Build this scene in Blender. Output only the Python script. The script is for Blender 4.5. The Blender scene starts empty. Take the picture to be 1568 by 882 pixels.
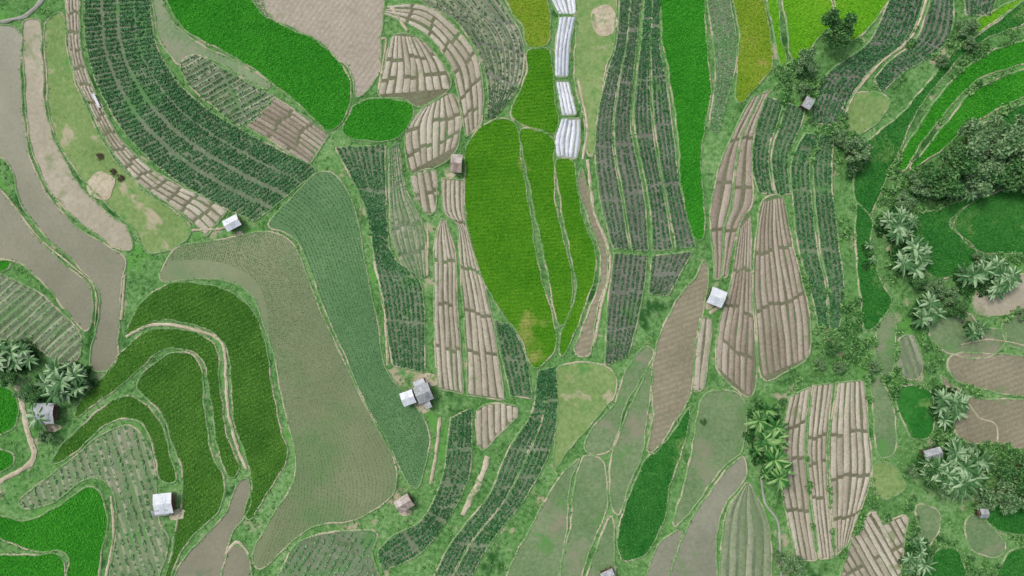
import bpy, math, random
import numpy as np
from mathutils import Vector, geometry
random.seed(7); rng=np.random.default_rng(7)
S=0.15; K=0.94
sc=bpy.context.scene
def W(p):
    p=np.asarray(p,float).reshape(-1,2)
    return np.stack([(p[:,0]-784)*S,(441-p[:,1])*S],1)
def ext(p):
    p=np.asarray(p,float).reshape(-1,2).copy()
    p[p[:,0]<=0,0]-=50; p[p[:,0]>=1568,0]+=50
    p[p[:,1]<=0,1]-=34; p[p[:,1]>=882,1]+=40
    return p
def H(x,y):
    return 0.7*np.sin(x/38+.5)*np.cos(y/45)+0.5*np.sin(y/30+x/60)-0.35
def lin(c):
    return [ (v/255/12.92 if v/255<=.04045 else ((v/255+.055)/1.055)**2.4) for v in c]
def alb(c,k=None):
    return [v*(K if k is None else k) for v in lin(c)]+[1]
# ---------- materials
MATS={}
def mat(name,cols,s1=.06,s2=1.3,mixb=.5,rough=.9,bump=.3,island=0,patch=None,stripe=None,spec=.12,lo=.36,hi=.64):
    m=bpy.data.materials.new(name); m.use_nodes=True; nt=m.node_tree; N=nt.nodes; L=nt.links
    b=N['Principled BSDF']; b.inputs['Roughness'].default_value=rough
    b.inputs['Specular IOR Level'].default_value=spec
    tc=N.new('ShaderNodeTexCoord'); out=tc.outputs['Object']
    def noise(s,d=3,r=.6,dist=0):
        n=N.new('ShaderNodeTexNoise'); n.inputs['Scale'].default_value=s; n.inputs['Detail'].default_value=d
        n.inputs['Roughness'].default_value=r; n.inputs['Distortion'].default_value=dist; L.new(out,n.inputs['Vector']); return n.outputs['Fac']
    def math_(op,a,bb,c=None):
        n=N.new('ShaderNodeMath'); n.operation=op
        for i,v in enumerate((a,bb,c)):
            if v is None: continue
            if isinstance(v,(int,float)): n.inputs[i].default_value=v
            else: L.new(v,n.inputs[i])
        return n.outputs[0]
    big=noise(s1,4,.65); fine=noise(s2,3,.75)
    f=math_('ADD',math_('MULTIPLY',big,1-mixb),math_('MULTIPLY',fine,mixb))
    if island:
        g=N.new('ShaderNodeNewGeometry')
        f=math_('ADD',f,math_('MULTIPLY',math_('SUBTRACT',g.outputs['Random Per Island'],.5),island))
    r=N.new('ShaderNodeValToRGB'); L.new(f,r.inputs[0]); e=r.color_ramp.elements
    n=len(cols); e[0].position=lo; e[0].color=alb(cols[0]); e[1].position=hi; e[1].color=alb(cols[-1])
    for i in range(1,n-1):
        q=e.new(lo+(hi-lo)*i/(n-1)); q.color=alb(cols[i])
    col=r.outputs[0]
    def mixc(fac,a,bc):
        x=N.new('ShaderNodeMixRGB'); L.new(fac,x.inputs[0]); L.new(a,x.inputs[1])
        if isinstance(bc,list): x.inputs[2].default_value=bc
        else: L.new(bc,x.inputs[2])
        return x.outputs[0]
    if stripe:
        ang,per,c2,amt=stripe
        mp=N.new('ShaderNodeMapping'); mp.inputs['Rotation'].default_value=(0,0,math.radians(ang)); L.new(out,mp.inputs[0])
        w=N.new('ShaderNodeTexWave'); w.inputs['Scale'].default_value=.314/per; w.inputs['Distortion'].default_value=1.5
        w.inputs['Detail'].default_value=1; w.inputs['Detail Scale'].default_value=.25; L.new(mp.outputs[0],w.inputs['Vector'])
        col=mixc(math_('MULTIPLY',w.outputs['Fac'],amt),col,alb(c2))
    if patch:
        for (pc,ps,th,wd) in patch:
            pn=noise(ps,4,.65,.3)
            mr=N.new('ShaderNodeMapRange'); mr.inputs[1].default_value=th; mr.inputs[2].default_value=th+wd; L.new(pn,mr.inputs[0])
            col=mixc(mr.outputs[0],col,alb(pc))
    L.new(col,b.inputs['Base Color'])
    if bump:
        bp=N.new('ShaderNodeBump'); bp.inputs['Strength'].default_value=bump; bp.inputs['Distance'].default_value=.25
        L.new(fine,bp.inputs['Height']); L.new(bp.outputs[0],b.inputs['Normal'])
    MATS[name]=m; return m
mat('ground_grass',[(58,102,46),(84,130,68),(108,150,88),(138,166,116)],.05,1.1,.6,patch=[((164,160,130),.12,.6,.06),((48,92,42),.09,.58,.08),((92,150,68),.07,.58,.08)],bump=.9)
mat('bund_grass',[(92,132,78),(122,154,102),(150,170,126)],.15,1.6,.6,patch=[((180,174,148),.16,.5,.08)],bump=.4)
mat('paddy_brown',[(108,110,88),(124,124,102),(138,136,114)],.04,1.5,.35,rough=.35,bump=.08,spec=.3,patch=[((104,122,86),.1,.58,.15)])
mat('paddy_grey',[(116,122,100),(134,136,116),(148,148,128)],.05,1.2,.4,rough=.4,bump=.1,spec=.25,patch=[((110,136,90),.12,.54,.15)])
mat('paddy_green',[(104,118,84),(118,130,94),(132,140,106)],.035,2.4,.45,rough=.4,bump=.12,spec=.22,patch=[((98,128,80),.06,.5,.2)])
mat('paddy_dkgreen',[(74,112,70),(88,126,80),(104,138,92)],.05,2.2,.5,rough=.5,bump=.15,spec=.15)
mat('paddy_weedy',[(90,120,76),(110,134,92),(130,148,110)],.07,1.3,.55,rough=.5,bump=.3,patch=[((90,140,72),.1,.56,.12),((136,136,112),.08,.54,.12)],spec=.18)
mat('rice_bright',[(36,118,24),(52,138,32),(72,156,42)],.07,2.2,.5,bump=.6,stripe=(55,1.0,(34,114,24),.45))
mat('rice_mid',[(56,118,18),(74,136,24),(98,150,34)],.08,2.2,.55,bump=.6,stripe=(95,1.0,(60,118,18),.4),patch=[((168,164,94),.045,.6,.1)])
mat('rice_yellow',[(92,136,28),(118,152,40),(144,164,58)],.1,2.0,.5,bump=.5,patch=[((170,158,92),.1,.62,.1)])
mat('rice_lime',[(80,150,22),(102,170,32),(126,180,46)],.1,2.0,.5,bump=.5,stripe=(20,1.2,(76,146,24),.4))
mat('rice_olive',[(44,86,24),(60,106,34),(82,124,46)],.1,2.0,.55,bump=.6)
mat('rice_dark',[(30,94,32),(48,116,44),(74,136,60)],.09,1.8,.5,bump=.5,patch=[((110,148,80),.1,.6,.08)])
mat('soil_pale',[(150,142,126),(170,161,146),(186,178,163)],.08,1.4,.55,bump=.6,stripe=(35,1.1,(148,140,122),.4),patch=[((140,142,112),.12,.62,.1)])
mat('soil_brown',[(124,120,98),(142,136,114),(160,152,130)],.08,1.4,.55,bump=.6,stripe=(70,1.2,(120,118,92),.4),patch=[((112,134,88),.1,.6,.12)])
mat('soil_tan',[(152,148,126),(168,161,141),(183,176,156)],.08,1.2,.5,bump=.3,patch=[((126,142,98),.12,.56,.12)])
mat('meadow',[(102,132,74),(124,150,90),(146,164,110)],.07,1.1,.55,bump=.5,patch=[((174,166,138),.1,.58,.07),((92,142,72),.14,.56,.1)])
mat('veg_soil',[(92,110,80),(112,126,98),(134,144,120)],.1,1.3,.5,bump=.5,patch=[((90,132,78),.1,.54,.12)])
mat('veg_soil_grey',[(96,102,88),(116,120,106),(136,140,126)],.1,1.3,.5,bump=.5,patch=[((88,126,76),.1,.56,.12)])
mat('furrow_soil',[(98,98,76),(114,114,90),(130,130,106)],.1,1.5,.5,bump=.4,patch=[((92,124,74),.1,.54,.12)])
mat('bed_top',[(156,149,130),(175,167,148),(193,186,168)],.06,1.9,.55,bump=.7,island=.2,patch=[((144,150,116),.13,.6,.08)])
mat('bed_top_brown',[(138,127,112),(158,147,131),(176,166,150)],.06,1.9,.55,bump=.7,island=.22,patch=[((124,136,98),.13,.62,.1)])
mat('bed_top_green',[(112,130,94),(134,146,114),(158,162,136)],.08,1.4,.5,bump=.7,island=.25)
mat('plastic_mulch',[(176,186,196),(202,208,216),(224,228,232)],.3,2.5,.5,rough=.35,bump=.6,island=.25,spec=.4)
mat('dirt',[(162,152,126),(184,174,149),(204,195,172)],.2,1.6,.5,bump=.4,patch=[((122,146,94),.3,.56,.1)])
mat('stone_grey',[(138,142,126),(156,158,146),(174,176,164)],.2,2,.5,bump=.4)
mat('leaf_cabbage',[(36,86,44),(56,106,60),(88,136,86)],.08,1.5,.4,island=.35,bump=0,rough=.6)
mat('leaf_grey',[(46,84,50),(66,104,66),(94,128,90)],.08,1.5,.4,island=.35,bump=0,rough=.6)
mat('leaf_pale',[(74,124,68),(100,146,90),(134,170,122)],.08,1.5,.4,island=.3,bump=0,rough=.6)
mat('leaf_seedling',[(86,118,66),(98,132,76),(112,144,88)],.08,1.5,.4,island=.3,bump=0,rough=.8)
mat('leaf_seedling_dark',[(54,100,56),(68,114,64),(82,126,74)],.08,1.5,.4,island=.3,bump=0,rough=.8)
mat('leaf_weed',[(58,108,46),(88,140,70),(130,170,104)],.06,1.5,.4,island=.45,bump=0,rough=.7)
mat('leaf_tree',[(64,104,58),(94,132,82),(136,164,118)],.5,1.5,.3,island=.45,bump=0,rough=.6)
mat('leaf_tree_dark',[(40,84,38),(64,110,56),(102,142,84)],.5,1.5,.3,island=.45,bump=0,rough=.6)
mat('leaf_banana',[(62,104,56),(100,138,88),(152,178,136)],.5,1.5,.3,island=.6,bump=0,rough=.5,spec=.25)
mat('leaf_banana_dark',[(44,100,36),(80,134,56),(136,172,104)],.5,1.5,.3,island=.6,bump=0,rough=.5,spec=.3)
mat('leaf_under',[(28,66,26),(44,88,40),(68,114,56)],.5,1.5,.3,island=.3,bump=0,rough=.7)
mat('bark',[(80,70,56),(104,94,76)],2,8,.5,bump=.6)
mat('wood',[(92,78,60),(120,104,82)],1,6,.5,bump=.4)
mat('roof_white',[(188,196,202),(214,220,224),(228,232,234)],.5,2.5,.5,rough=.4,bump=0,spec=.4,island=.2)
mat('roof_grey',[(124,130,132),(156,160,162),(186,188,188)],.8,2.5,.5,rough=.5,bump=0,spec=.4,island=.2)
mat('roof_rust',[(132,112,98),(166,154,144),(194,188,180)],.9,2.5,.5,rough=.6,bump=0,spec=.3,island=.5)
for k,c in {'rice_bright':[(36,120,24),(56,148,36),(86,168,52)],'rice_mid':[(58,122,18),(82,144,28),(112,162,44)],
  'rice_yellow':[(96,140,28),(124,156,44),(152,170,64)],'rice_lime':[(82,154,22),(108,176,36),(136,186,54)],'rice_olive':[(54,106,30),(78,130,48),(112,156,70)],'rice_dark':[(30,96,32),(50,120,46),(82,142,66)]}.items():
    pt=[((168,164,96),.045,.6,.12)] if k=='rice_mid' else ([((170,160,94),.1,.62,.1)] if k=='rice_yellow' else None)
    mat('blade_'+k,c,.08,1.5,.5,island=.35,bump=0,patch=pt,rough=.8)
# ---------- mesh helpers
def mk(name,V,Q,m,parent=None,smooth=False):
    me=bpy.data.meshes.new(name); V=np.asarray(V,np.float32); Q=np.asarray(Q,np.int32)
    if len(Q)==0: return None
    k=Q.shape[1]
    me.vertices.add(len(V)); me.vertices.foreach_set('co',V.ravel())
    me.loops.add(Q.size); me.loops.foreach_set('vertex_index',Q.ravel())
    me.polygons.add(len(Q)); me.polygons.foreach_set('loop_start',np.arange(0,Q.size,k,dtype=np.int32))
    try: me.polygons.foreach_set('loop_total',np.full(len(Q),k,np.int32))
    except Exception: pass
    if smooth: me.polygons.foreach_set('use_smooth',np.ones(len(Q),bool))
    me.update(calc_edges=True); me.validate()
    if isinstance(m,str): m=MATS[m]
    me.materials.append(m)
    o=bpy.data.objects.new(name,me); sc.collection.objects.link(o)
    if parent: o.parent=parent
    return o
def leaves(C,N_up,a,b,flat=.6):
    n=len(C)
    az=rng.uniform(0,2*math.pi,n); til=(1-flat)*rng.uniform(0,1.5,n)+.15
    nx=np.stack([np.cos(az)*np.sin(til),np.sin(az)*np.sin(til),np.cos(til)],1)
    r=rng.normal(size=(n,3)); t=np.cross(nx,r); t/=np.linalg.norm(t,axis=1)[:,None]+1e-9
    s=np.cross(nx,t)
    a=np.broadcast_to(a,(n,))[:,None]; b=np.broadcast_to(b,(n,))[:,None]
    V=np.stack([C-a*t,C+b*s,C+a*t,C-b*s],1).reshape(-1,3)
    Q=np.arange(4*n).reshape(n,4); return V,Q
def clumps(name,P,R,nl,m,parent=None,hf=.8,z0=0.1,la=.55,lb=.3,flat=.6):
    P=np.asarray(P); n=len(P)
    if n==0: return
    R=np.broadcast_to(R,(n,))
    PP=np.repeat(P,nl,0); RR=np.repeat(R,nl)
    az=rng.uniform(0,2*math.pi,len(PP)); u=np.sqrt(rng.uniform(0,1,len(PP)))
    x=PP[:,0]+np.cos(az)*u*RR*.8; y=PP[:,1]+np.sin(az)*u*RR*.8
    z=H(PP[:,0],PP[:,1])+z0+RR*hf*(1-u*u*.7)*rng.uniform(.5,1.1,len(PP))
    V,Q=leaves(np.stack([x,y,z],1),None,RR*la,RR*lb,flat)
    return mk(name,V,Q,m,parent)
def pip(P,poly):
    x=P[:,0]; y=P[:,1]; c=np.zeros(len(P),bool); n=len(poly)
    bb=(x>=poly[:,0].min())&(x<=poly[:,0].max())&(y>=poly[:,1].min())&(y<=poly[:,1].max())
    idx=np.where(bb)[0]
    if len(idx)==0: return c
    x=x[idx]; y=y[idx]; cc=np.zeros(len(idx),bool); j=n-1
    for i in range(n):
        xi,yi=poly[i]; xj,yj=poly[j]
        if yi!=yj:
            cc^=((yi>y)!=(yj>y))&(x<(xj-xi)*(y-yi)/(yj-yi)+xi)
        j=i
    c[idx]=cc; return c
def cr(P,closed,k=8):
    P=np.asarray(P,float); n=len(P); out=[]
    rngi=range(n) if closed else range(n-1)
    for i in rngi:
        p1=P[i]; p2=P[(i+1)%n]
        p0=P[(i-1)%n] if closed or i>0 else p1
        p3=P[(i+2)%n] if closed or i+2<n else p2
        d=np.linalg.norm(p2-p1)
        m1=(p2-p0)*.5; m2=(p3-p1)*.5
        for m_ in (m1,m2):
            l=np.linalg.norm(m_)
            if l>d*1.1: m_*=d*1.1/l
        for j in range(k):
            t=j/k; t2=t*t; t3=t2*t
            out.append((2*t3-3*t2+1)*p1+(t3-2*t2+t)*m1+(-2*t3+3*t2)*p2+(t3-t2)*m2)
    if not closed: out.append(P[-1])
    return np.array(out)
def resamp(P,step=None,n=None,closed=False):
    Q=np.vstack([P,P[:1]]) if closed else P
    d=np.r_[0,np.cumsum(np.linalg.norm(np.diff(Q,axis=0),axis=1))]
    if n is None: n=max(4,int(d[-1]/step))
    u=np.linspace(0,d[-1],n+1 if closed else n)
    if closed: u=u[:-1]
    return np.stack([np.interp(u,d,Q[:,0]),np.interp(u,d,Q[:,1])],1)
def wob(P,amp=.22,closed=True):
    n=len(P); t=np.roll(P,-1,0)-np.roll(P,1,0)
    l=np.linalg.norm(t,axis=1)[:,None]+1e-9; nn=np.stack([-t[:,1],t[:,0]],1)/l
    s=np.arange(n); w=np.zeros(n)
    for f in (.13,.29,.61,1.3): w+=np.sin(s*f+random.uniform(0,6))*amp*.45
    return P+nn*w[:,None]
FP=[]; cnt=[0]; EDGE=[]
def ribbon(name,P,wd,h,m,z0=0,closed=False,parent=None,jit=.25,off=0,prof=(0,.75,1,.75,0)):
    n=len(P)
    if closed: t=np.roll(P,-1,0)-np.roll(P,1,0)
    else: t=np.gradient(P,axis=0)
    t/=np.linalg.norm(t,axis=1)[:,None]+1e-9; nn=np.stack([-t[:,1],t[:,0]],1)
    k=len(prof); s=np.arange(n); V=[]
    for j in range(k):
        u=(j/(k-1)-.5)*wd
        ww=1+jit*(np.sin(s*.47+j*2+random.uniform(0,6))*.5+np.sin(s*1.1+random.uniform(0,6))*.35+rng.normal(size=n)*.3)
        q=P+nn*(u*ww+off)[:,None]
        V.append(np.stack([q[:,0],q[:,1],H(q[:,0],q[:,1])+z0+h*prof[j]*(1+.25*rng.normal(size=n)*(prof[j]>0))-(.04 if prof[j]==0 else 0)],1))
    V=np.stack(V,1).reshape(-1,3); Q=[]
    for i in range(n if closed else n-1):
        a=i*k; b=((i+1)%n)*k
        for j in range(k-1): Q.append((a+j,a+j+1,b+j+1,b+j))
    return mk(name,V,Q,m,parent,True)
def base(name,poly,m,bund=True):
    i=cnt[0]; cnt[0]+=1; z0=.06+.0035*(i%40)
    FP.append(poly)
    x0,y0=poly.min(0); x1,y1=poly.max(0); st=3.
    gx,gy=np.meshgrid(np.arange(x0,x1,st),np.arange(y0,y1,st)); G=np.stack([gx.ravel(),gy.ravel()],1)
    G=G+rng.uniform(-.3,.3,G.shape); G=G[pip(G,poly)]
    vs=[Vector(p) for p in poly]+[Vector(p) for p in G]; nb=len(poly)
    r=geometry.delaunay_2d_cdt(vs,[],[list(range(nb))],1,1e-4)
    v=np.array([[p.x,p.y] for p in r[0]]); z=H(v[:,0],v[:,1])+z0
    V=[(a,b,c) for (a,b),c in zip(v,z)]; F=[tuple(f) for f in r[2]]
    k=len(V)
    for p in poly:
        h=float(H(p[0],p[1])); V+= [(p[0],p[1],h+z0),(p[0],p[1],h-.3)]
    for a in range(nb):
        b=(a+1)%nb; F.append((k+2*a,k+2*b,k+2*b+1,k+2*a+1))
    me=bpy.data.meshes.new(name); me.from_pydata(V,[],F); me.materials.append(MATS[m]); me.update()
    import bmesh
    bm=bmesh.new(); bm.from_mesh(me)
    for f in bm.faces:
        if f.normal.z<-.1: f.normal_flip()
    bm.to_mesh(me); bm.free()
    o=bpy.data.objects.new(name,me); sc.collection.objects.link(o)
    if bund:
        ribbon('earth_bund',resamp(poly,.8,closed=True),.52,.2,'bund_grass',z0=.06,closed=True,parent=o)
        EDGE.append(resamp(poly,.75,closed=True))
    return o,z0
def area(name,m,pts,bund=True,tuft=None,amp=.22,rs=.55,ang=None):
    P=wob(resamp(cr(W(ext(pts)),True),1.,closed=True),amp)
    o,z0=base(name,P,m,bund)
    if tuft:
        x0,y0=P.min(0); x1,y1=P.max(0); ang=random.uniform(0,3.1) if ang is None else math.radians(ang)
        gx,gy=np.meshgrid(np.arange(-75,75,.42),np.arange(-75,75,rs)); c,s=math.cos(ang),math.sin(ang)
        cx,cy=(x0+x1)/2,(y0+y1)/2
        G=np.stack([cx+gx.ravel()*c-gy.ravel()*s,cy+gx.ravel()*s+gy.ravel()*c],1)+rng.uniform(-.1,.1,(gx.size,2))
        G=G[(np.abs(G[:,0])<124)&(np.abs(G[:,1])<72)]
        G=G[pip(G,P)]
        clumps('rice_plants',G,rng.uniform(.2,.34,len(G)),4,tuft,o,hf=1.1,z0=z0,la=.75,lb=.26,flat=.5)
    return o
def rice(kind,pts,**k): 
    if kind=='rice_olive': k=dict(rs=.95,ang=random.choice([25,35,15]))
    if kind=='rice_mid': k=dict(rs=.8,ang=5)
    return area('rice_field',kind,pts,True,'blade_'+kind,**k)
def ringpt(Lc,Rc,s,t):
    n=len(Lc)-1; f=np.clip(t*n,0,n-1e-6); i=f.astype(int); w=(f-i)[:,None]
    a=Lc[i]*(1-w)+Lc[i+1]*w; b=Rc[i]*(1-w)+Rc[i+1]*w; s=s[:,None]
    return a*(1-s)+b*s
def rows(name,soil,L=None,R=None,poly=None,ang=None,sp=9,n=None,cuts=(),across=False,
         bed=None,bedw=.8,bedh=.18,plant=None,ps=.55,pr=.36,miss=.05,bund=True,pn=7,gap=.18,fr=None,flat=.6,hf=.9):
    if fr:
        L,R=np.array(ext(L)),np.array(ext(R)); Lc0=resamp(cr(W(L),False),n=80); Rc0=resamp(cr(W(R),False),n=80)
        for a,b in fr:
            rows(name,soil,L=('w',Lc0*(1-a)+Rc0*a),R=('w',Lc0*(1-b)+Rc0*b),n=max(2,round(n*(b-a))),cuts=[c+random.uniform(-.03,.03) for c in cuts],bed=bed,bedw=bedw,bedh=bedh,plant=plant,ps=ps,pr=pr,miss=miss,bund=bund,pn=pn,gap=gap)
        return
    if L is not None:
        if isinstance(L,tuple): Lc,Rc=L[1],R[1]
        else: Lc=resamp(cr(W(ext(L)),False),n=80); Rc=resamp(cr(W(ext(R)),False),n=80)
        if poly is None: P=np.vstack([resamp(Lc,1.),resamp(Rc,1.)[::-1]])
    if poly is not None: P=resamp(cr(W(ext(poly)),True),1.,closed=True)
    if L is None:
        a=math.radians(ang); d=np.array([math.cos(a),-math.sin(a)]); q=np.array([-d[1],d[0]])
        u=P@d; v=P@q
        uu=np.linspace(u.min(),u.max(),80)[:,None]
        Lc=uu*d+v.min()*q; Rc=uu*d+v.max()*q
        n=max(2,int((v.max()-v.min())/(sp*S)))
    P=wob(P,.12)
    o,z0=base(name,P,soil,bund)
    lenT=np.linalg.norm(np.diff((Lc+Rc)/2,axis=0),axis=1).sum(); lenS=np.linalg.norm(Lc-Rc,axis=1).mean()
    run=lenS if across else lenT
    ns=max(6,int(run/.4)); V=[];Q=[];PL=[]
    prof=[(-.5,0),(-.34,1),(.34,1),(.5,0)]
    for i in range(n):
        c=(i+.5)/n; tt=np.linspace(0,1,ns); w=bedw/n*random.uniform(.86,1.1)
        cj=c+(np.sin(tt*run*.12+random.uniform(0,6))*.07+np.sin(tt*run*.4+random.uniform(0,6))*.06)/n
        def pt(off,t=tt,cj=cj):
            cc=np.clip(cj+off,0,1)
            return ringpt(Lc,Rc,t,cc) if across else ringpt(Lc,Rc,cc,t)
        mid=pt(0); ok=pip(mid,P)
        for k,cu in enumerate(cuts): ok&=np.abs(tt-cu-(.35*math.sin(i*1.3+k*2)+random.uniform(-.15,.15))/run)>gap/run
        if bed:
            A=[pt(px*w) for px,_ in prof]
            st=None
            js=list(range(ns))+[ns]
            for j in js:
                v=(j<ns and ok[j])
                if v and st is None: st=j
                if not v and st is not None:
                    if j-st>=3:
                        hh=bedh*random.uniform(.7,1.2); b0=len(V)
                        for k in range(st,j):
                            e=0.1 if k in(st,j-1) else 1
                            for (px,ph),a_ in zip(prof,A):
                                x,y=a_[k]+np.array([random.gauss(0,.03),random.gauss(0,.03)]); V.append((x,y,float(H(x,y))+z0-.03+(hh*ph*e*(1+.2*random.gauss(0,1)) )+ .02))
                        for k in range(j-st-1):
                            for m_ in range(3): Q.append((b0+4*k+m_,b0+4*k+m_+1,b0+4*k+m_+5,b0+4*k+m_+4))
                    st=None
        if plant:
            npnt=max(2,int(run/ps)); t2=(np.arange(npnt)+.5)/npnt+rng.uniform(-.12,.12,npnt)/npnt
            cc=np.interp(t2,tt,cj)
            p=ringpt(Lc,Rc,t2,cc) if across else ringpt(Lc,Rc,cc,t2)
            k=pip(p,P)
            for cu in cuts: k&=np.abs(t2-cu)>(gap+.15)/run
            mm=miss+.12*(np.sin(p[:,0]*.21+1)*np.sin(p[:,1]*.17)>.65)
            k&=rng.uniform(0,1,npnt)>mm
            PL.append(p[k]+rng.normal(size=(k.sum(),2))*.04)
    if bed and Q: mk('raised_beds',V,Q,bed,o)
    if plant:
        PL=np.vstack(PL); clumps('crop_rows',PL,pr*rng.uniform(.75,1.2,len(PL)),pn,plant,o,hf=hf,z0=z0+(.1 if bed else 0),la=.62,lb=.42,flat=.7)
    return o
# ---------- ground
def axis(lo,hi,st,far):
    a=list(np.arange(lo,hi+.01,st)); d=st
    x=a[-1]
    while x<far: d*=1.35; x+=d; a.append(x)
    x=a[0]; d=st
    while x>-far: d*=1.35; x-=d; a.insert(0,x)
    return np.array(a)
gx=axis(-150,150,2,3000); gy=axis(-96,96,2,3000)
X,Y=np.meshgrid(gx,gy); fade=1/(1+(np.maximum(np.abs(X)-150,0)/200)**2+(np.maximum(np.abs(Y)-96,0)/200)**2)
Z=H(X,Y)*fade
nx=len(gx); idx=np.arange(X.size).reshape(X.shape)
Q=np.stack([idx[:-1,:-1],idx[:-1,1:],idx[1:,1:],idx[1:,:-1]],-1).reshape(-1,4)
mk('ground',np.stack([X,Y,Z],-1).reshape(-1,3),Q,'ground_grass',smooth=True)
# ================= FIELDS =================
pad=lambda k,p:area('flooded_paddy',k,p)
pad('paddy_brown',[(0,60),(27,42),(29,120),(34,190),(44,250),(70,300),(120,352),(186,392),(184,420),(178,470),(176,520),(172,558),(150,572),(134,562),(137,520),(146,480),(141,440),(110,402),(60,357),(25,305),(8,250),(0,210)])
pad('paddy_brown',[(0,245),(14,312),(50,363),(100,408),(134,442),(134,490),(124,508),(95,475),(60,432),(20,402),(0,385)])
area('mud_terrace','soil_tan',[(34,34),(60,32),(62,80),(65,150),(80,212),(110,272),(150,317),(190,352),(198,383),(170,378),(122,344),(76,298),(52,250),(39,190),(34,120)])
rice('rice_bright',[(0,392),(8,398),(6,412),(0,414)])
rows('vegetable_field','veg_soil',poly=[(0,412),(40,440),(90,480),(118,515),(112,552),(80,556),(50,532),(0,500)],ang=-42,sp=11,bed='bed_top_green',plant='leaf_pale',pr=.32)
area('meadow','meadow',[(68,34),(95,22),(104,92),(128,162),(165,232),(215,290),(262,322),(290,350),(262,378),(222,386),(200,352),(155,308),(105,252),(76,190),(68,100)])
rows('ploughed_field','furrow_soil',L=[(100,0),(103,60),(112,110),(135,165),(165,225),(210,280),(260,315),(285,335),(312,362)],R=[(122,0),(122,60),(132,110),(155,165),(185,215),(225,255),(275,285),(320,305),(346,323)],n=4,cuts=[i/17 for i in range(1,17)],bed='bed_top',gap=.2)
rows('vegetable_field','veg_soil',L=[(130,0),(130,60),(142,115),(165,165),(195,210),(240,255),(290,290),(350,322),(388,338)],R=[(228,0),(236,60),(262,112),(298,152),(345,185),(395,212),(440,236),(472,250),(484,262)],n=72,across=True,cuts=[.27,.5,.75],plant='leaf_cabbage',ps=.52,pr=.4,gap=.3,miss=.02)
area('seedling_field','paddy_weedy',[(235,0),(250,5),(268,35),(300,64),(370,98),(412,128),(400,134),(340,100),(295,82),(275,100),(262,88),(240,50)])
rows('vegetable_field','veg_soil',poly=[(275,98),(298,84),(340,104),(400,138),(418,150),(372,192),(320,158),(288,128)],ang=-28,sp=8,bed='bed_top_green',plant='leaf_cabbage',pr=.3,cuts=[.5])
rows('ploughed_field','furrow_soil',L=[(420,148),(460,174),(503,206)],R=[(374,192),(430,225),(472,254)],n=8,cuts=[.33,.66],bed='bed_top_brown')
rice('rice_bright',[(255,0),(375,0),(420,30),(480,60),(520,95),(538,130),(535,165),(515,195),(500,200),(470,172),(420,128),(370,93),(310,62),(272,33)])
area('ploughed_field','soil_pale',[(385,0),(575,0),(583,60),(580,110),(562,140),(545,148),(537,110),(502,76),(442,40),(402,20)])
rice('rice_bright',[(548,158),(580,148),(620,156),(635,168),(622,198),(590,217),(545,212),(525,202),(535,175)])
rows('ploughed_field','furrow_soil',L=[(600,55),(590,100),(578,145)],R=[(645,58),(678,98),(690,136)],poly=[(602,55),(642,58),(678,98),(690,135),(645,164),(615,150),(580,146),(590,100)],n=9,cuts=[.4,.75],bed='bed_top')
rows('ploughed_field','furrow_soil',L=[(587,22),(650,52),(692,105),(703,150),(714,212)],R=[(592,10),(660,12),(725,75),(740,130),(738,190)],n=4,cuts=[.15,.3,.45,.6,.75,.88],bed='bed_top')
rows('ploughed_field','furrow_soil',L=[(645,168),(620,205),(628,262)],R=[(692,142),(706,182),(698,225)],poly=[(645,168),(692,142),(706,182),(698,232),(665,258),(629,264),(621,205)],n=8,cuts=[.4,.75],bed='bed_top')
rows('ploughed_field','furrow_soil',poly=[(630,270),(667,262),(667,322),(652,328),(637,302)],ang=80,sp=9,bed='bed_top',cuts=[.5])
rows('vegetable_field','veg_soil_grey',L=[(602,0),(650,5),(700,35),(735,90),(748,140),(745,183)],R=[(745,0),(772,10),(796,50),(803,90),(790,140),(757,180)],n=10,cuts=[.35,.55,.75],bed='bed_top_green',plant='leaf_grey',pr=.3,miss=.25)
rice('rice_yellow',[(770,0),(822,0),(843,30),(838,70),(806,72),(800,40),(782,15)])
rice('rice_mid',[(806,79),(842,78),(848,150),(855,185),(845,206),(803,193),(782,172),(796,140),(806,110)])
pl=dict(soil='stone_grey',bed='plastic_mulch',bedw=.86,bedh=.22)
rows('plastic_mulch_field',L=[(826,0),(855,22)],R=[(880,0),(882,22)],n=5,**pl)
rows('plastic_mulch_field',L=[(856,26),(850,80),(849,120)],R=[(882,26),(873,70),(870,120)],n=4,**pl)
rows('plastic_mulch_field',L=[(850,124),(860,178)],R=[(871,124),(883,176)],n=4,**pl)
rows('plastic_mulch_field',L=[(860,182),(849,215),(853,243)],R=[(887,182),(889,210),(883,245)],n=5,**pl)
area('meadow','meadow',[(884,0),(940,0),(940,60),(926,110),(916,180),(908,240),(898,235),(892,180),(880,120),(882,60)])
rice('rice_mid',[(715,222),(740,192),(775,181),(793,200),(801,260),(813,340),(828,420),(848,490),(853,528),(832,558),(815,562),(800,520),(770,480),(745,440),(725,390),(712,330),(713,270)])
rice('rice_mid',[(799,198),(845,211),(848,250),(853,320),(868,390),(877,440),(868,490),(856,498),(842,440),(822,340),(806,260)])
rice('rice_mid',[(851,247),(880,250),(883,290),(893,340),(913,390),(908,430),(888,490),(868,540),(859,546),(859,512),(882,450),(872,380),(857,310)])
area('meadow','soil_brown',[(890,255),(902,300),(928,385),(926,430),(912,490),(905,540),(885,545),(880,530),(900,480),(920,425),(918,385),(900,335),(886,290)])
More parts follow.
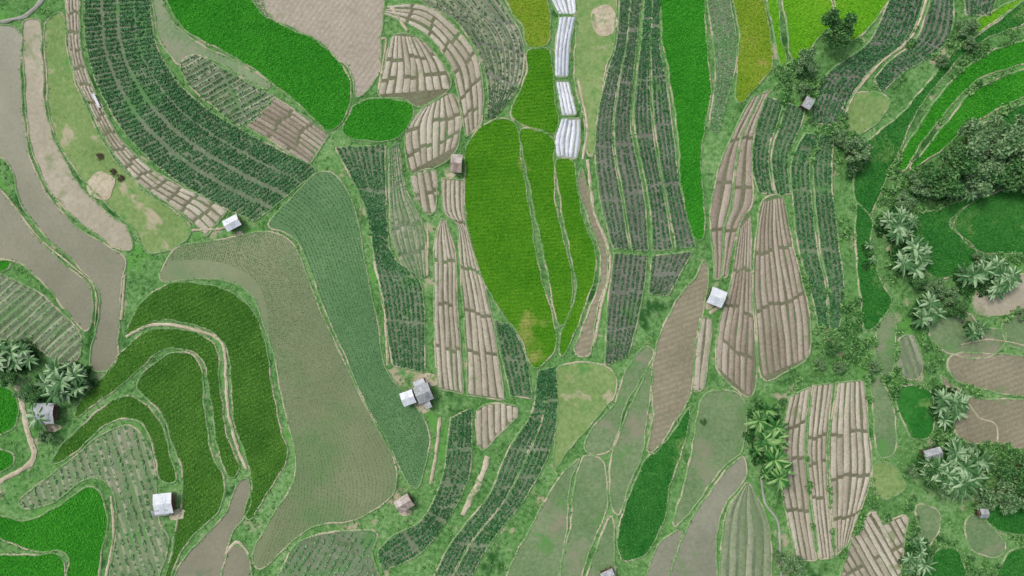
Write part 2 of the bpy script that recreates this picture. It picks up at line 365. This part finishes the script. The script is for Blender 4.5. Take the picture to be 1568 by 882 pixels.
# dark rows right of centre
rows('vegetable_field','veg_soil_grey',L=[(950,0),(945,60),(925,130),(910,220),(920,310),(938,380)],R=[(985,0),(975,60),(968,130),(965,200),(985,300),(992,385)],n=8,cuts=[.2,.4,.6,.8],plant='leaf_grey',pr=.34,ps=.48,fr=[(0,.47),(.53,1)])
rows('vegetable_field','veg_soil_grey',L=[(990,0),(982,60),(974,130),(972,200),(992,300),(998,385)],R=[(1014,0),(1008,60),(1018,120),(1030,210),(1040,290),(1064,378)],n=8,cuts=[.15,.35,.55,.75],plant='leaf_cabbage',pr=.34,ps=.48,fr=[(0,.46),(.54,1)])
rows('vegetable_field','veg_soil_grey',L=[(940,388),(930,470),(926,560)],R=[(990,392),(984,450),(962,545)],n=7,cuts=[.35,.7],plant='leaf_grey',pr=.34,ps=.48)
rows('vegetable_field','veg_soil_grey',L=[(997,392),(992,450)],R=[(1060,385),(1022,452)],n=7,cuts=[.5],plant='leaf_grey',pr=.34)
rice('rice_bright',[(1018,0),(1072,0),(1080,60),(1087,120),(1086,160),(1078,190),(1073,250),(1076,320),(1074,366),(1056,358),(1043,290),(1036,210),(1024,110),(1014,60)])
rows('vegetable_field','veg_soil',L=[(1078,0),(1091,60),(1095,120),(1084,200)],R=[(1112,0),(1128,60),(1124,110),(1098,204)],n=5,plant='leaf_pale',pr=.34)
rice('rice_yellow',[(1119,0),(1160,0),(1178,40),(1183,80),(1178,108),(1135,158),(1125,150),(1130,100),(1132,50)])
area('rice_field','rice_lime',[(1170,0),(1190,0),(1194,50),(1204,100),(1196,112),(1188,60)],tuft='blade_rice_lime')
rice('rice_lime',[(1200,0),(1268,0),(1276,40),(1250,60),(1235,88),(1214,92),(1206,50)])
rice('rice_lime',[(1278,0),(1372,0),(1340,32),(1302,62),(1288,48)])
rows('vegetable_field','veg_soil_grey',L=[(1375,0),(1335,60),(1270,110),(1242,165),(1242,190)],R=[(1425,0),(1395,55),(1345,95),(1308,140),(1282,192)],n=8,plant='leaf_cabbage',pr=.4,cuts=[.4,.7])
rows('vegetable_field','veg_soil_grey',L=[(1435,0),(1408,55),(1360,95),(1338,122)],R=[(1462,0),(1455,60),(1385,110),(1350,142)],n=5,plant='leaf_cabbage',pr=.4,cuts=[.5])
rows('vegetable_field','veg_soil_grey',L=[(1475,0),(1482,22)],R=[(1540,0),(1520,22)],n=7,plant='leaf_cabbage',pr=.4)
rice('rice_lime',[(1500,28),(1530,14),(1568,0),(1560,8),(1520,36),(1498,50)])
rows('vegetable_field','veg_soil',L=[(1172,148),(1155,200),(1150,250),(1160,296)],R=[(1232,168),(1222,200),(1205,240),(1208,298)],n=8,plant='leaf_cabbage',pr=.4,fr=[(0,.46),(.54,1)])
rows('vegetable_field','veg_soil',L=[(1232,205),(1210,250),(1213,310),(1220,380),(1238,440),(1252,500)],R=[(1275,208),(1272,280),(1282,370),(1290,440),(1282,503)],n=8,plant='leaf_cabbage',pr=.42,cuts=[.3,.6],fr=[(0,.46),(.54,1)])
rows('ploughed_field','furrow_soil',L=[(1150,150),(1105,240),(1090,300),(1086,350),(1092,400),(1092,428)],R=[(1180,137),(1155,200),(1150,260),(1150,312),(1128,350),(1112,425)],n=5,cuts=[.25,.5,.75],bed='bed_top_brown',fr=[(0,.48),(.52,1)])
rows('ploughed_field','furrow_soil',L=[(1166,310),(1156,370),(1155,470),(1166,577)],R=[(1196,303),(1210,370),(1232,460),(1240,545)],n=8,cuts=[.3,.62],bed='bed_top_brown',poly=[(1166,308),(1196,303),(1206,350),(1221,410),(1236,470),(1239,540),(1205,568),(1166,578),(1157,500),(1151,420),(1156,360)])
rows('ploughed_field','furrow_soil',L=[(1132,350),(1118,430),(1098,500),(1095,560)],R=[(1148,330),(1150,420),(1152,500),(1150,608)],n=6,cuts=[.3,.55,.8],bed='bed_top_brown',poly=[(1146,328),(1149,400),(1152,480),(1158,560),(1150,607),(1120,590),(1096,562),(1100,495),(1118,430),(1130,350)])
area('ploughed_field','soil_brown',[(1078,396),(1085,430),(1075,480),(1064,530),(1058,600),(1030,650),(1003,696),(990,690),(1000,640),(997,570),(1012,510),(1042,450),(1065,420)])
rows('ploughed_field','furrow_soil',poly=[(1072,487),(1089,491),(1083,550),(1077,594),(1062,598),(1064,540)],ang=95,sp=9,bed='bed_top')
# lower centre terraces
pad('paddy_weedy',[(905,658),(940,620),(962,560),(988,530),(1000,545),(962,615),(935,690),(897,690)])
pad('paddy_weedy',[(998,560),(993,630),(983,698),(962,750),(950,790),(938,775),(937,700),(966,620)])
rice('rice_dark',[(1058,620),(1048,680),(1028,735),(1018,795),(990,848),(952,860),(947,812),(967,755),(988,706),(1032,662)])
pad('paddy_weedy',[(1080,602),(1138,612),(1138,690),(1108,715),(1050,795),(1032,805),(1050,740),(1062,670)])
pad('paddy_grey',[(1138,700),(1143,732),(1112,775),(1098,820),(1092,882),(1020,882),(1052,812),(1105,730)])
pad('paddy_grey',[(1036,815),(1048,812),(1012,882),(988,882),(1005,840)])
rows('ploughed_field','veg_soil',L=[(1142,740),(1112,790),(1100,882)],R=[(1150,742),(1180,810),(1182,882)],n=6,bed='bed_top_green',bedh=.1)
pad('paddy_weedy',[(895,700),(925,712),(930,780),(905,840),(880,882),(850,882),(875,800),(880,740)])
pad('paddy_weedy',[(888,702),(872,745),(868,800),(845,882),(765,882),(815,806),(850,742)])
pad('paddy_weedy',[(938,790),(942,860),(935,882),(895,882),(915,840)])
area('meadow','meadow',[(857,562),(932,562),(942,600),(900,655),(872,690),(848,715),(853,640)])
# big paddies with seedling rows following the contour
rows('flooded_paddy','paddy_green',L=[(240,400),(330,400),(395,440),(412,540),(425,640),(430,760),(390,873)],R=[(245,340),(420,340),(470,385),(505,500),(560,620),(612,720),(600,800)],n=34,plant='leaf_seedling',pr=.17,pn=3,ps=.5,miss=.12,
 poly=[(240,422),(268,378),(330,367),(400,354),(433,361),(454,386),(478,450),(500,500),(533,570),(568,640),(603,708),(606,745),(590,770),(540,798),(480,808),(438,838),(398,873),(386,850),(410,802),(445,745),(450,700),(427,600),(416,540),(402,500),(382,452),(340,430),(290,428),(245,432)])
rows('flooded_paddy','paddy_dkgreen',L=[(400,330),(450,360),(494,470),(556,612),(625,760)],R=[(490,240),(545,320),(590,500),(625,600),(670,690)],n=20,plant='leaf_seedling_dark',pr=.2,pn=3,ps=.5,miss=.08,
 poly=[(408,343),(440,307),(488,264),(518,272),(543,320),(558,400),(576,490),(588,562),(618,602),(648,640),(658,680),(640,748),(622,738),(594,680),(556,612),(524,540),(494,470),(469,400),(453,368),(432,354)])
rows('vegetable_field','veg_soil',L=[(512,225),(535,268),(560,320),(574,400),(588,480),(600,560)],R=[(590,222),(590,260),(592,340),(602,395),(645,435),(650,570)],n=9,plant='leaf_cabbage',pr=.38,cuts=[.2,.4,.6,.8],ps=.52)
rows('vegetable_field','veg_soil',L=[(595,228),(596,285),(600,370),(632,428)],R=[(610,215),(622,290),(648,345),(652,424)],n=6,plant='leaf_pale',bed='bed_top_green',pr=.26,miss=.3,cuts=[.3,.6,.8])
rows('ploughed_field','furrow_soil',L=[(676,272),(680,325),(700,345),(704,400),(712,500),(716,606)],R=[(712,275),(712,330),(730,400),(745,450),(760,520),(773,614)],n=5,cuts=[.2,.42,.62,.8],bed='bed_top')
rows('ploughed_field','furrow_soil',L=[(676,335),(666,365),(664,450),(667,540),(672,596)],R=[(682,335),(698,395),(700,450),(706,540),(710,604)],n=5,cuts=[.25,.5,.75],bed='bed_top')
rows('ploughed_field','furrow_soil',poly=[(733,626),(790,621),(791,640),(765,665),(741,691),(733,680)],ang=88,sp=9,bed='bed_top')
rows('vegetable_field','veg_soil',L=[(757,490),(768,545),(782,606)],R=[(785,500),(805,545),(815,610)],n=5,plant='leaf_cabbage',pr=.4,cuts=[.5])
rows('vegetable_field','veg_soil',L=[(824,568),(815,630),(778,690),(748,760),(690,835),(645,882)],R=[(850,562),(852,650),(838,702),(800,770),(745,840),(705,882)],n=8,plant='leaf_cabbage',pr=.4,cuts=[.15,.3,.45,.6,.75,.9],fr=[(0,.48),(.52,1)])
rows('vegetable_field','veg_soil',L=[(690,642),(676,735),(645,798),(600,822),(578,845)],R=[(722,625),(720,720),(690,790),(640,850),(585,875)],n=6,plant='leaf_cabbage',pr=.42,cuts=[.2,.4,.6,.8])
# olive rice left
rice('rice_olive',[(188,512),(215,460),(260,432),(330,440),(375,465),(398,510),(412,580),(428,660),(438,705),(410,752),(382,796),(374,785),(384,740),(370,690),(354,640),(348,560),(338,522),(302,500),(240,490),(205,508)])
rice('rice_olive',[(175,548),(205,517),(240,502),(300,512),(328,535),(333,600),(344,668),(366,718),(350,733),(331,690),(319,610),(311,560),(290,538),(242,538),(203,572),(170,600),(112,640),(124,608),(152,580)])
rice('rice_olive',[(250,546),(290,544),(305,570),(311,640),(324,700),(343,740),(330,786),(282,836),(245,882),(268,812),(278,740),(262,680),(240,630),(204,598),(212,575)])
rice('rice_olive',[(77,712),(88,686),(122,652),(180,608),(218,620),(244,655),(258,700),(268,738),(242,738),(235,700),(215,652),(190,643),(150,656),(112,694)])
rows('vegetable_field','paddy_weedy',poly=[(62,738),(102,708),(150,668),(190,652),(213,668),(230,700),(238,750),(242,800),(258,830),(225,882),(168,882),(178,800),(165,745),(130,735),(80,770),(40,780),(28,768)],ang=72,sp=11,bed='bed_top_green',bedh=.12,bedw=.5,plant='leaf_pale',pr=.36,miss=.35)
rice('rice_bright',[(0,772),(30,797),(80,782),(128,748),(152,755),(163,800),(155,850),(143,882),(100,882),(103,850),(52,844),(20,833),(0,802)])
rice('rice_bright',[(0,855),(50,850),(94,853),(90,882),(0,882)])
rice('rice_bright',[(0,590),(16,600),(19,655),(0,668)])
rice('rice_bright',[(0,690),(14,692),(16,715),(0,732)])
pad('paddy_brown',[(376,735),(382,775),(352,828),(322,882),(258,882),(285,850),(340,792),(362,742)])
pad('paddy_brown',[(350,842),(380,852),(382,882),(335,882)])
rows('vegetable_field','veg_soil',poly=[(442,850),(480,822),(573,814),(570,848),(575,882),(428,882)],ang=-60,sp=10,plant='leaf_pale',pr=.38,miss=.25)
# lower right
rows('ploughed_field','furrow_soil',L=[(1208,608),(1195,680),(1198,750),(1222,860)],R=[(1240,592),(1232,680),(1240,770),(1252,860)],n=4,bed='bed_top',cuts=[.2,.4,.7])
rows('ploughed_field','furrow_soil',L=[(1244,590),(1236,680),(1244,770),(1256,858)],R=[(1275,586),(1266,680),(1270,770),(1278,856)],n=4,bed='bed_top',cuts=[.3,.45,.65])
rows('ploughed_field','furrow_soil',L=[(1280,586),(1270,680),(1274,770),(1282,852)],R=[(1322,582),(1330,660),(1334,730),(1300,835)],n=6,bed='bed_top',cuts=[.3,.55,.8])
rows('ploughed_field','furrow_soil',poly=[(1338,780),(1350,800),(1390,790),(1388,820),(1368,882),(1290,882),(1302,838)],ang=60,sp=9,bed='bed_top',cuts=[.5])
area('meadow','paddy_weedy',[(1334,580),(1350,580),(1368,630),(1372,690),(1345,700),(1338,640)])
# right terraces
rice('rice_dark',[(1568,12),(1505,62),(1455,105),(1408,165),(1385,215),(1362,260),(1345,300),(1330,330),(1308,300),(1308,270),(1322,222),(1382,172),(1452,90),(1500,55),(1568,0)])
rice('rice_bright',[(1568,50),(1512,82),(1462,120),(1420,172),(1392,215),(1372,252),(1382,262),(1402,232),(1440,182),(1500,122),(1568,80)])
rice('rice_bright',[(1568,92),(1568,122),(1500,182),(1440,232),(1392,260),(1410,236),(1448,190),(1505,132)])
rice('rice_dark',[(1310,312),(1332,338),(1330,380),(1348,430),(1364,460),(1342,498),(1322,504),(1314,440),(1309,360)])
rice('rice_dark',[(1392,335),(1430,322),(1500,300),(1452,342),(1500,392),(1440,428),(1405,395)])
rice('rice_dark',[(1510,298),(1568,285),(1568,372),(1510,388),(1460,342)])
rice('rice_dark',[(1568,140),(1568,175),(1520,200),(1505,192)])
area('bare_clearing','soil_tan',[(1500,440),(1568,412),(1568,450),(1535,482),(1495,480)])
area('terrace','paddy_weedy',[(1420,500),(1480,480),(1500,500),(1540,510),(1520,545),(1450,540)])
area('terrace','paddy_weedy',[(1540,490),(1568,480),(1568,535),(1545,530)])
area('ploughed_field','soil_brown',[(1455,545),(1520,540),(1568,560),(1568,605),(1520,600),(1460,580)])
area('ploughed_field','soil_brown',[(1440,575),(1480,605),(1525,612),(1568,622),(1568,690),(1520,680),(1470,670),(1455,620)])
rice('rice_dark',[(1510,782),(1540,770),(1568,790),(1568,820),(1530,812)])
area('terrace','paddy_weedy',[(1480,800),(1500,790),(1540,830),(1530,855),(1490,840)])
rice('rice_dark',[(1545,850),(1568,838),(1568,882),(1530,882)])
area('terrace','paddy_weedy',[(1405,775),(1435,782),(1440,810),(1420,842),(1408,830)])
rice('rice_dark',[(1428,852),(1470,845),(1480,882),(1420,882)])
area('terrace','meadow',[(1338,712),(1370,712),(1388,745),(1360,765),(1340,752)])
area('terrace','paddy_weedy',[(1345,490),(1368,482),(1366,560),(1352,580),(1338,540)])
area('terrace','meadow',[(1290,165),(1320,140),(1360,150),(1345,185),(1305,205)])
rows('vegetable_field','veg_soil_grey',poly=[(1375,520),(1398,515),(1412,560),(1400,582),(1376,570)],ang=70,sp=10,bed='bed_top_green')
area('rice_field','rice_dark',[(1372,600),(1395,588),(1425,600),(1428,660),(1400,672),(1380,640)])
area('bare_patch','dirt',[(128,278),(150,262),(172,270),(165,300),(145,308),(130,295)],bund=False,amp=.5)
area('bare_patch','dirt',[(908,14),(930,8),(942,20),(938,50),(912,54),(906,34)],bund=False,amp=.4)
# paths
def path(p,w,m='dirt',nm='dirt_path'):
    P=resamp(cr(W(ext(p)),False),.8); ribbon(nm,P,w*S,.05,m,z0=.27,jit=.4,prof=(-3,1,1,-3))
path([(188,516),(230,497),(300,507),(338,530),(343,600),(352,660),(375,722)],5)
path([(900,245),(908,320),(934,395),(922,460),(908,530)],5)
path([(572,400),(588,470),(592,560)],4.5)
path([(748,700),(730,745),(708,790)],9)
path([(672,640),(668,690),(658,742)],5)
path([(1430,0),(1400,52),(1350,95),(1308,145),(1288,192)],4)
path([(0,40),(40,22),(85,0)],6,'stone_grey')
path([(22,590),(36,650),(44,710),(0,758)],8)
path([(168,760),(172,830),(152,882)],4)
path([(655,352),(654,422)],4); path([(584,60),(592,60),(580,138)],4)
path([(290,352),(330,350),(346,345)],4)
path([(345,850),(362,830),(380,850)],5)
path([(0,238),(14,310),(52,361),(104,406),(140,442),(140,500)],2.5)
path([(598,10),(625,48)],5); path([(892,245),(898,190),(884,120)],4)
path([(186,420),(180,490)],4); path([(1085,480),(1100,470)],5)
path([(1448,590),(1478,612),(1500,640),(1525,650),(1528,680)],3); path([(1568,540),(1520,520),(1470,528)],2.5)
# ---------- mask of fields
def infield(P):
    c=np.zeros(len(P),bool)
    for q in FP: c|=pip(P,q)
    return c
E=np.vstack(EDGE); E=E+rng.normal(size=E.shape)*.2
clumps('bund_grass_tufts',E,rng.uniform(.1,.28,len(E)),4,'leaf_weed',hf=.8,z0=.15,la=.7,lb=.3,flat=.6)
G=np.stack([rng.uniform(-130,130,9000),rng.uniform(-76,76,9000)],1); G=G[~infield(G)]
clumps('wild_grass',G,rng.uniform(.25,.6,len(G)),7,'leaf_weed',hf=.6,z0=.05,la=.45,lb=.2)
G=np.stack([rng.uniform(60,130,8000),rng.uniform(-76,60,8000)],1); G=G[~infield(G)]
nz=np.sin(G[:,0]*.31)*np.sin(G[:,1]*.27+1)+np.sin(G[:,0]*.12+G[:,1]*.15); G=G[nz+rng.normal(size=len(nz))*.5>.35]
clumps('shrubs',G,rng.uniform(.4,1.2,len(G)),26,'leaf_weed',hf=.9,z0=.1,la=.3,lb=.16)
G2=G[::3]+.7; G2=G2[~infield(G2)]; clumps('shrubs',G2,rng.uniform(.5,1.2,len(G2)),30,'leaf_tree_dark',hf=1.2,z0=.1,la=.26,lb=.14)
# ---------- trees
def tube(V,Q,p0,p1,r0,r1,k=7):
    p0=np.array(p0,float);p1=np.array(p1,float);d=p1-p0;d/=np.linalg.norm(d)
    a=np.cross(d,[.3,.9,.1]);a/=np.linalg.norm(a);b=np.cross(d,a);s=len(V)
    for p,r in((p0,r0),(p1,r1)):
        for i in range(k):
            t=2*math.pi*i/k; V.append(tuple(p+r*(a*math.cos(t)+b*math.sin(t))))
    for i in range(k): Q.append((s+i,s+(i+1)%k,s+k+(i+1)%k,s+k+i))
def tree_mesh(R=3.4,Hh=6.):
    V=[];Q=[]; tube(V,Q,(0,0,-.3),(.15,.1,Hh*.5),.28,.18)
    lobes=[]
    for i in range(12):
        a=i*2.4+random.uniform(-.4,.4); rr=R*random.uniform(.3,.9) if i else 0
        c=(math.cos(a)*rr,math.sin(a)*rr,Hh*random.uniform(.5,1.)+(.6 if i==0 else 0)-rr*.3)
        tube(V,Q,(.15,.1,Hh*random.uniform(.3,.5)),c,.12,.04,5); lobes.append((c,R*random.uniform(.2,.38)))
    C=[]
    for c,r in lobes:
        n=int(300*r*r/1.3)
        v=rng.normal(size=(n,3)); v/=np.linalg.norm(v,axis=1)[:,None]; v[:,2]*=.8
        C.append(np.array(c)+v*r*(rng.uniform(.35,1.2,(n,1))))
    C=np.vstack(C); V2,Q2=leaves(C,None,rng.uniform(.16,.36,len(C)),rng.uniform(.09,.18,len(C)),.5)
    return V,Q,V2,Q2
TM=[tree_mesh() for _ in range(6)]
def twomesh(nm,V,Q,m1,V2,Q2,m2):
    a=len(V); VV=np.vstack([np.array(V),V2]); QQ=np.vstack([np.array(Q),Q2+a])
    o=mk(nm,VV,QQ,m1); me=o.data; me.materials.append(MATS[m2])
    mi=np.zeros(len(QQ),np.int32); mi[len(Q):]=1; me.polygons.foreach_set('material_index',mi)
    bpy.data.objects.remove(o); return me
TMe=[twomesh('tree_mesh',a,b,'bark',c,d,'leaf_tree' if i%2 else 'leaf_tree_dark') for i,(a,b,c,d) in enumerate(TM)]
def banana(nl=10,L=2.9,stem=2.4):
    V=[];Q=[]; tube(V,Q,(0,0,-.2),(0,0,stem),.16,.1)
    V2=[];Q2=[]
    for i in range(nl):
        a=i*2.4+random.uniform(-.3,.3); l=L*random.uniform(.7,1.1); up=random.uniform(.5,1.2); w=random.uniform(.26,.4)
        d=np.array([math.cos(a),math.sin(a),0]); s=np.array([-d[1],d[0],0]); k=7
        for side in (-1,1):
            b=len(V2)
            for j in range(k):
                t=j/(k-1); r=l*(t*math.cos(up*.5)); z=stem+l*(math.sin(up)*t-.75*t*t*up)
                ww=w*math.sin(math.pi*min(1,.08+t*.92))**.6 if j<k-1 else .02
                if j==0: ww=.05
                p=d*r+np.array([0,0,z])
                V2.append(p); V2.append(p+s*ww*side+np.array([0,0,-.35*ww]))
                if j:
                    c=b+2*j; q=(c-2,c-1,c+1,c); Q2.append(q if side<0 else q[::-1])
    return V,Q,np.array(V2),np.array(Q2)
BM=[twomesh('banana_mesh',*(lambda r:(r[0],r[1],'bark',r[2],r[3]))(banana(random.randint(9,13))),'leaf_banana' if i<4 else 'leaf_banana_dark') for i in range(7)]
def put(name,me,px,py,s,dz=0):
    x,y=W([(px,py)])[0]; o=bpy.data.objects.new(name,me); sc.collection.objects.link(o)
    o.location=(x,y,float(H(x,y))+dz); o.rotation_euler=(0,0,random.uniform(0,6.28)); o.scale=(s,s,s*random.uniform(.85,1.2)); return o
def tree(px,py,r,dark=None):
    i=random.choice((0,2,4)) if dark else random.choice((1,3,5))
    put('broadleaf_tree',TMe[i],px,py,r*S/3.3)
UND=[]
def grove(px,py,rx,ry,n,dark=False,s=1.):
    for _ in range(n):
        a=random.uniform(0,6.28); u=math.sqrt(random.random())
        put('banana_plant',BM[random.choice([4,5,6] if dark else [0,1,2,3])],px+rx*u*math.cos(a),py+ry*u*math.sin(a),s*random.uniform(.65,1.15))
    for _ in range(n*2):
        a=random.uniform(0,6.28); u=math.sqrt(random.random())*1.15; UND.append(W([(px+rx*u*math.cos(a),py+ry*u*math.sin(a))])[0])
for t in [(1265,55,25,1),(1228,102,17,0),(1225,140,10,0),(1295,238,22,0),(1300,255,16,1),(1282,215,12,0),(1430,268,32,1),(1470,222,30,0),(1500,240,36,0),(1542,212,34,0),(1530,255,34,1),(1490,275,28,0),(1558,265,30,0),(1568,235,28,0),(1455,245,24,1),(1515,205,22,0),(1400,285,18,0),
 (1545,715,28,1),(1520,750,24,0),(1560,745,26,0),(1475,45,14,0),(1480,70,10,0),(1440,95,9,0),(1270,530,11,1),(1250,555,9,0),(1455,470,16,1),(1485,505,12,0),(1280,560,9,0),(60,600,18,1),(40,600,13,0),(75,665,12,0),(20,575,14,1),(1205,862,18,0),(1190,850,10,0),(1330,560,9,0),(1075,645,5,1),(1380,310,14,0),(1395,430,14,1),(1420,440,14,0),(1415,725,16,1),(1440,750,12,0),(1480,690,12,0),(1560,480,10,0),(1490,395,10,0),(1395,720,9,0),(1445,450,14,0),(1500,770,12,0)]: tree(t[0],t[1],t[2],t[3])
grove(1365,345,24,20,13); grove(1385,395,20,24,13); grove(1500,425,38,24,17,s=1.15); grove(1410,480,14,20,9)
grove(1445,620,20,24,12); grove(1455,712,46,36,30,s=1.15); grove(1168,640,20,18,7,True,1.1); grove(1168,675,24,22,10,True,1.1); grove(1178,710,18,22,8,True,1.1)
grove(22,545,30,20,14,s=1.15); grove(100,583,38,22,16,s=1.15); grove(1400,850,16,30,9,s=.9); grove(1485,505,10,8,3); grove(1520,245,40,30,5); grove(1465,290,40,10,10,s=.9); grove(60,630,14,10,4)
grove(1325,395,6,20,2,s=.6)
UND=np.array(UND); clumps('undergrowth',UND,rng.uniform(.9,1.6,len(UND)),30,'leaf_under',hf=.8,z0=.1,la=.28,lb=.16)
# ---------- huts
def corr(V,Q,c,ux,uy,w,l,slope_h0,slope_h1,amp=.03,per=.28):
    n=int(w/per*4); b=len(V)
    for i in range(n+1):
        u=-w/2+w*i/n; dz=amp*math.sin(i*math.pi/2)
        for v,h in((0,slope_h0),(l,slope_h1)):
            p=c+ux*u+uy*v; V.append((p[0],p[1],p[2]+h+dz))
    for i in range(n): Q.append((b+2*i,b+2*i+1,b+2*i+3,b+2*i+2))
def box(V,Q,c,ux,uy,sx,sy,z0,z1):
    b=len(V)
    for z in(z0,z1):
        for i,j in((-1,-1),(1,-1),(1,1),(-1,1)):
            p=c+ux*(i*sx/2)+uy*(j*sy/2); V.append((p[0],p[1],c[2]+z))
    for f in((0,3,2,1),(4,5,6,7),(0,1,5,4),(1,2,6,5),(2,3,7,6),(3,0,4,7)): Q.append(tuple(b+i for i in f))
def hut(px,py,w,l,ang,m='roof_white',h=2.3,gable=True,nm='farm_hut',split=.5,walls=True):
    x,y=W([(px,py)])[0]; z=float(H(x,y)); a=math.radians(ang); w*=S; l*=S
    ux=np.array([math.cos(a),math.sin(a),0]); uy=np.array([-ux[1],ux[0],0]); c=np.array([x,y,z])
    e=bpy.data.objects.new(nm,None); sc.collection.objects.link(e)
    V=[];Q=[]
    if gable:
        corr(V,Q,c,ux,uy,w,l*split+.1,h+.55,h); corr(V,Q,c,ux,-uy,w,l*(1-split)+.1,h+.53,h)
    else: corr(V,Q,c-uy*l/2,ux,uy,w,l,h,h+.5)
    for k in range(2):
        cc=c+ux*w*random.uniform(-.25,.25); cc[2]+=.05
        if gable: corr(V,Q,cc,ux,uy*(1 if k else -1),w*.28,l*.45,h+.55,h+.05)
    mk('roof_sheets',V,Q,m,e)
    V=[];Q=[]
    for i in(-1,0,1):
        for j in(-1,1): box(V,Q,c+ux*i*(w*.42)+uy*j*l*.4,ux,uy,.12,.12,-.1,h+.05)
    box(V,Q,c,ux,uy,w*.84,l*.8,.45,.55)
    for j in(-1,1): box(V,Q,c+uy*j*l*.4,ux,uy,w*.9,.09,h-.06,h+.03)
    if gable: box(V,Q,c,ux,uy,w*.9,.1,h+.4,h+.49)
    mk('posts_and_floor',V,Q,'wood',e)
    if walls:
        V=[];Q=[]
        for j in(-1,1):
            box(V,Q,c+uy*j*l*.36-ux*w*.2,ux,uy,w*.4,.05,.56,h-.08)
        box(V,Q,c-ux*w*.4,ux,uy,.05,l*.7,.56,h-.08)
        mk('bamboo_walls',V,Q,'wood',e)
    return e
hut(358,342,24,17,28); hut(700,253,17,26,-4,'roof_rust',walls=True); hut(1092,455,24,24,-22); hut(1230,162,14,16,-30,'roof_grey')
hut(626,608,20,20,20,'roof_white'); hut(650,600,24,26,22,'roof_grey',h=2.8); hut(644,586,17,12,22,'roof_white',gable=False); hut(655,616,16,11,-65,'roof_grey',gable=False,h=2.1)
hut(620,768,25,20,32,'roof_rust'); hut(255,768,28,30,6,'roof_white'); hut(250,782,26,10,6,'roof_grey',gable=False,h=2.); hut(75,631,30,30,0,'roof_grey',h=2.6); hut(1498,782,13,13,0,'roof_grey')
hut(1420,692,26,16,15,'roof_grey'); hut(930,878,20,16,25,'roof_grey'); hut(147,154,4,22,22,'roof_white',gable=False,h=.5,walls=False,nm='plastic_tunnel')
for p in [(270,790,16),(640,628,18),(690,268,10),(1080,468,12),(362,358,9),(76,655,16),(620,785,10),(655,585,20)]:
    x,y,r=p; pts=[(x+r*math.cos(a)*random.uniform(.7,1.1),y+r*.6*math.sin(a)*random.uniform(.7,1.1)) for a in np.arange(0,6.2,.8)]
    area('bare_yard','dirt',pts,bund=False,amp=.3)
def chan(p,w=3.5):
    P=resamp(cr(W(p),False),.8); ribbon('irrigation_channel',P,w*S,.02,'stone_grey',z0=.26,jit=.15,prof=(-3,1,1,-3))
chan([(1165,720),(1172,770),(1192,800),(1196,850),(1200,915)])
for (px,py) in [(150,238),(170,262),(182,272)]:
    x,y=W([(px,py)])[0]
    P=np.array([[x,y]])+rng.normal(size=(20,2))*.35
    clumps('brush_pile',P,.4,10,'bark',hf=.7,z0=.25,la=.6,lb=.14)
# ---------- camera, light
cam=bpy.data.cameras.new('camera'); cam.lens=24; cam.sensor_width=36; cam.clip_end=6000
co=bpy.data.objects.new('camera',cam); sc.collection.objects.link(co); co.location=(0,0,1568*S/1.5); sc.camera=co
wd=bpy.data.worlds.new('World'); sc.world=wd; wd.use_nodes=True; nt=wd.node_tree
sk=nt.nodes.new('ShaderNodeTexSky'); sk.sky_type='NISHITA'; sk.sun_disc=False; sk.sun_elevation=math.radians(55); sk.sun_rotation=math.radians(-50)
sk.dust_density=4; sk.air_density=1
hs=nt.nodes.new('ShaderNodeHueSaturation'); hs.inputs['Saturation'].default_value=.55; nt.links.new(sk.outputs[0],hs.inputs['Color'])
bg=nt.nodes['Background']; bg.inputs[1].default_value=.15; nt.links.new(hs.outputs[0],bg.inputs[0])
sl=bpy.data.lights.new('sun','SUN'); sl.energy=1.5; sl.angle=math.radians(14); sl.color=(1,.97,.93)
so=bpy.data.objects.new('sun',sl); sc.collection.objects.link(so)
el=math.radians(55); az=math.radians(-50)
d=Vector((math.sin(az)*math.cos(el),math.cos(az)*math.cos(el),math.sin(el)))
so.rotation_euler=d.to_track_quat('Z','Y').to_euler(); so.location=d*200
sc.view_settings.view_transform='Standard'; sc.view_settings.look='None'; sc.view_settings.exposure=0
print('polys',sum(len(o.data.polygons) for o in sc.objects if o.type=='MESH'))
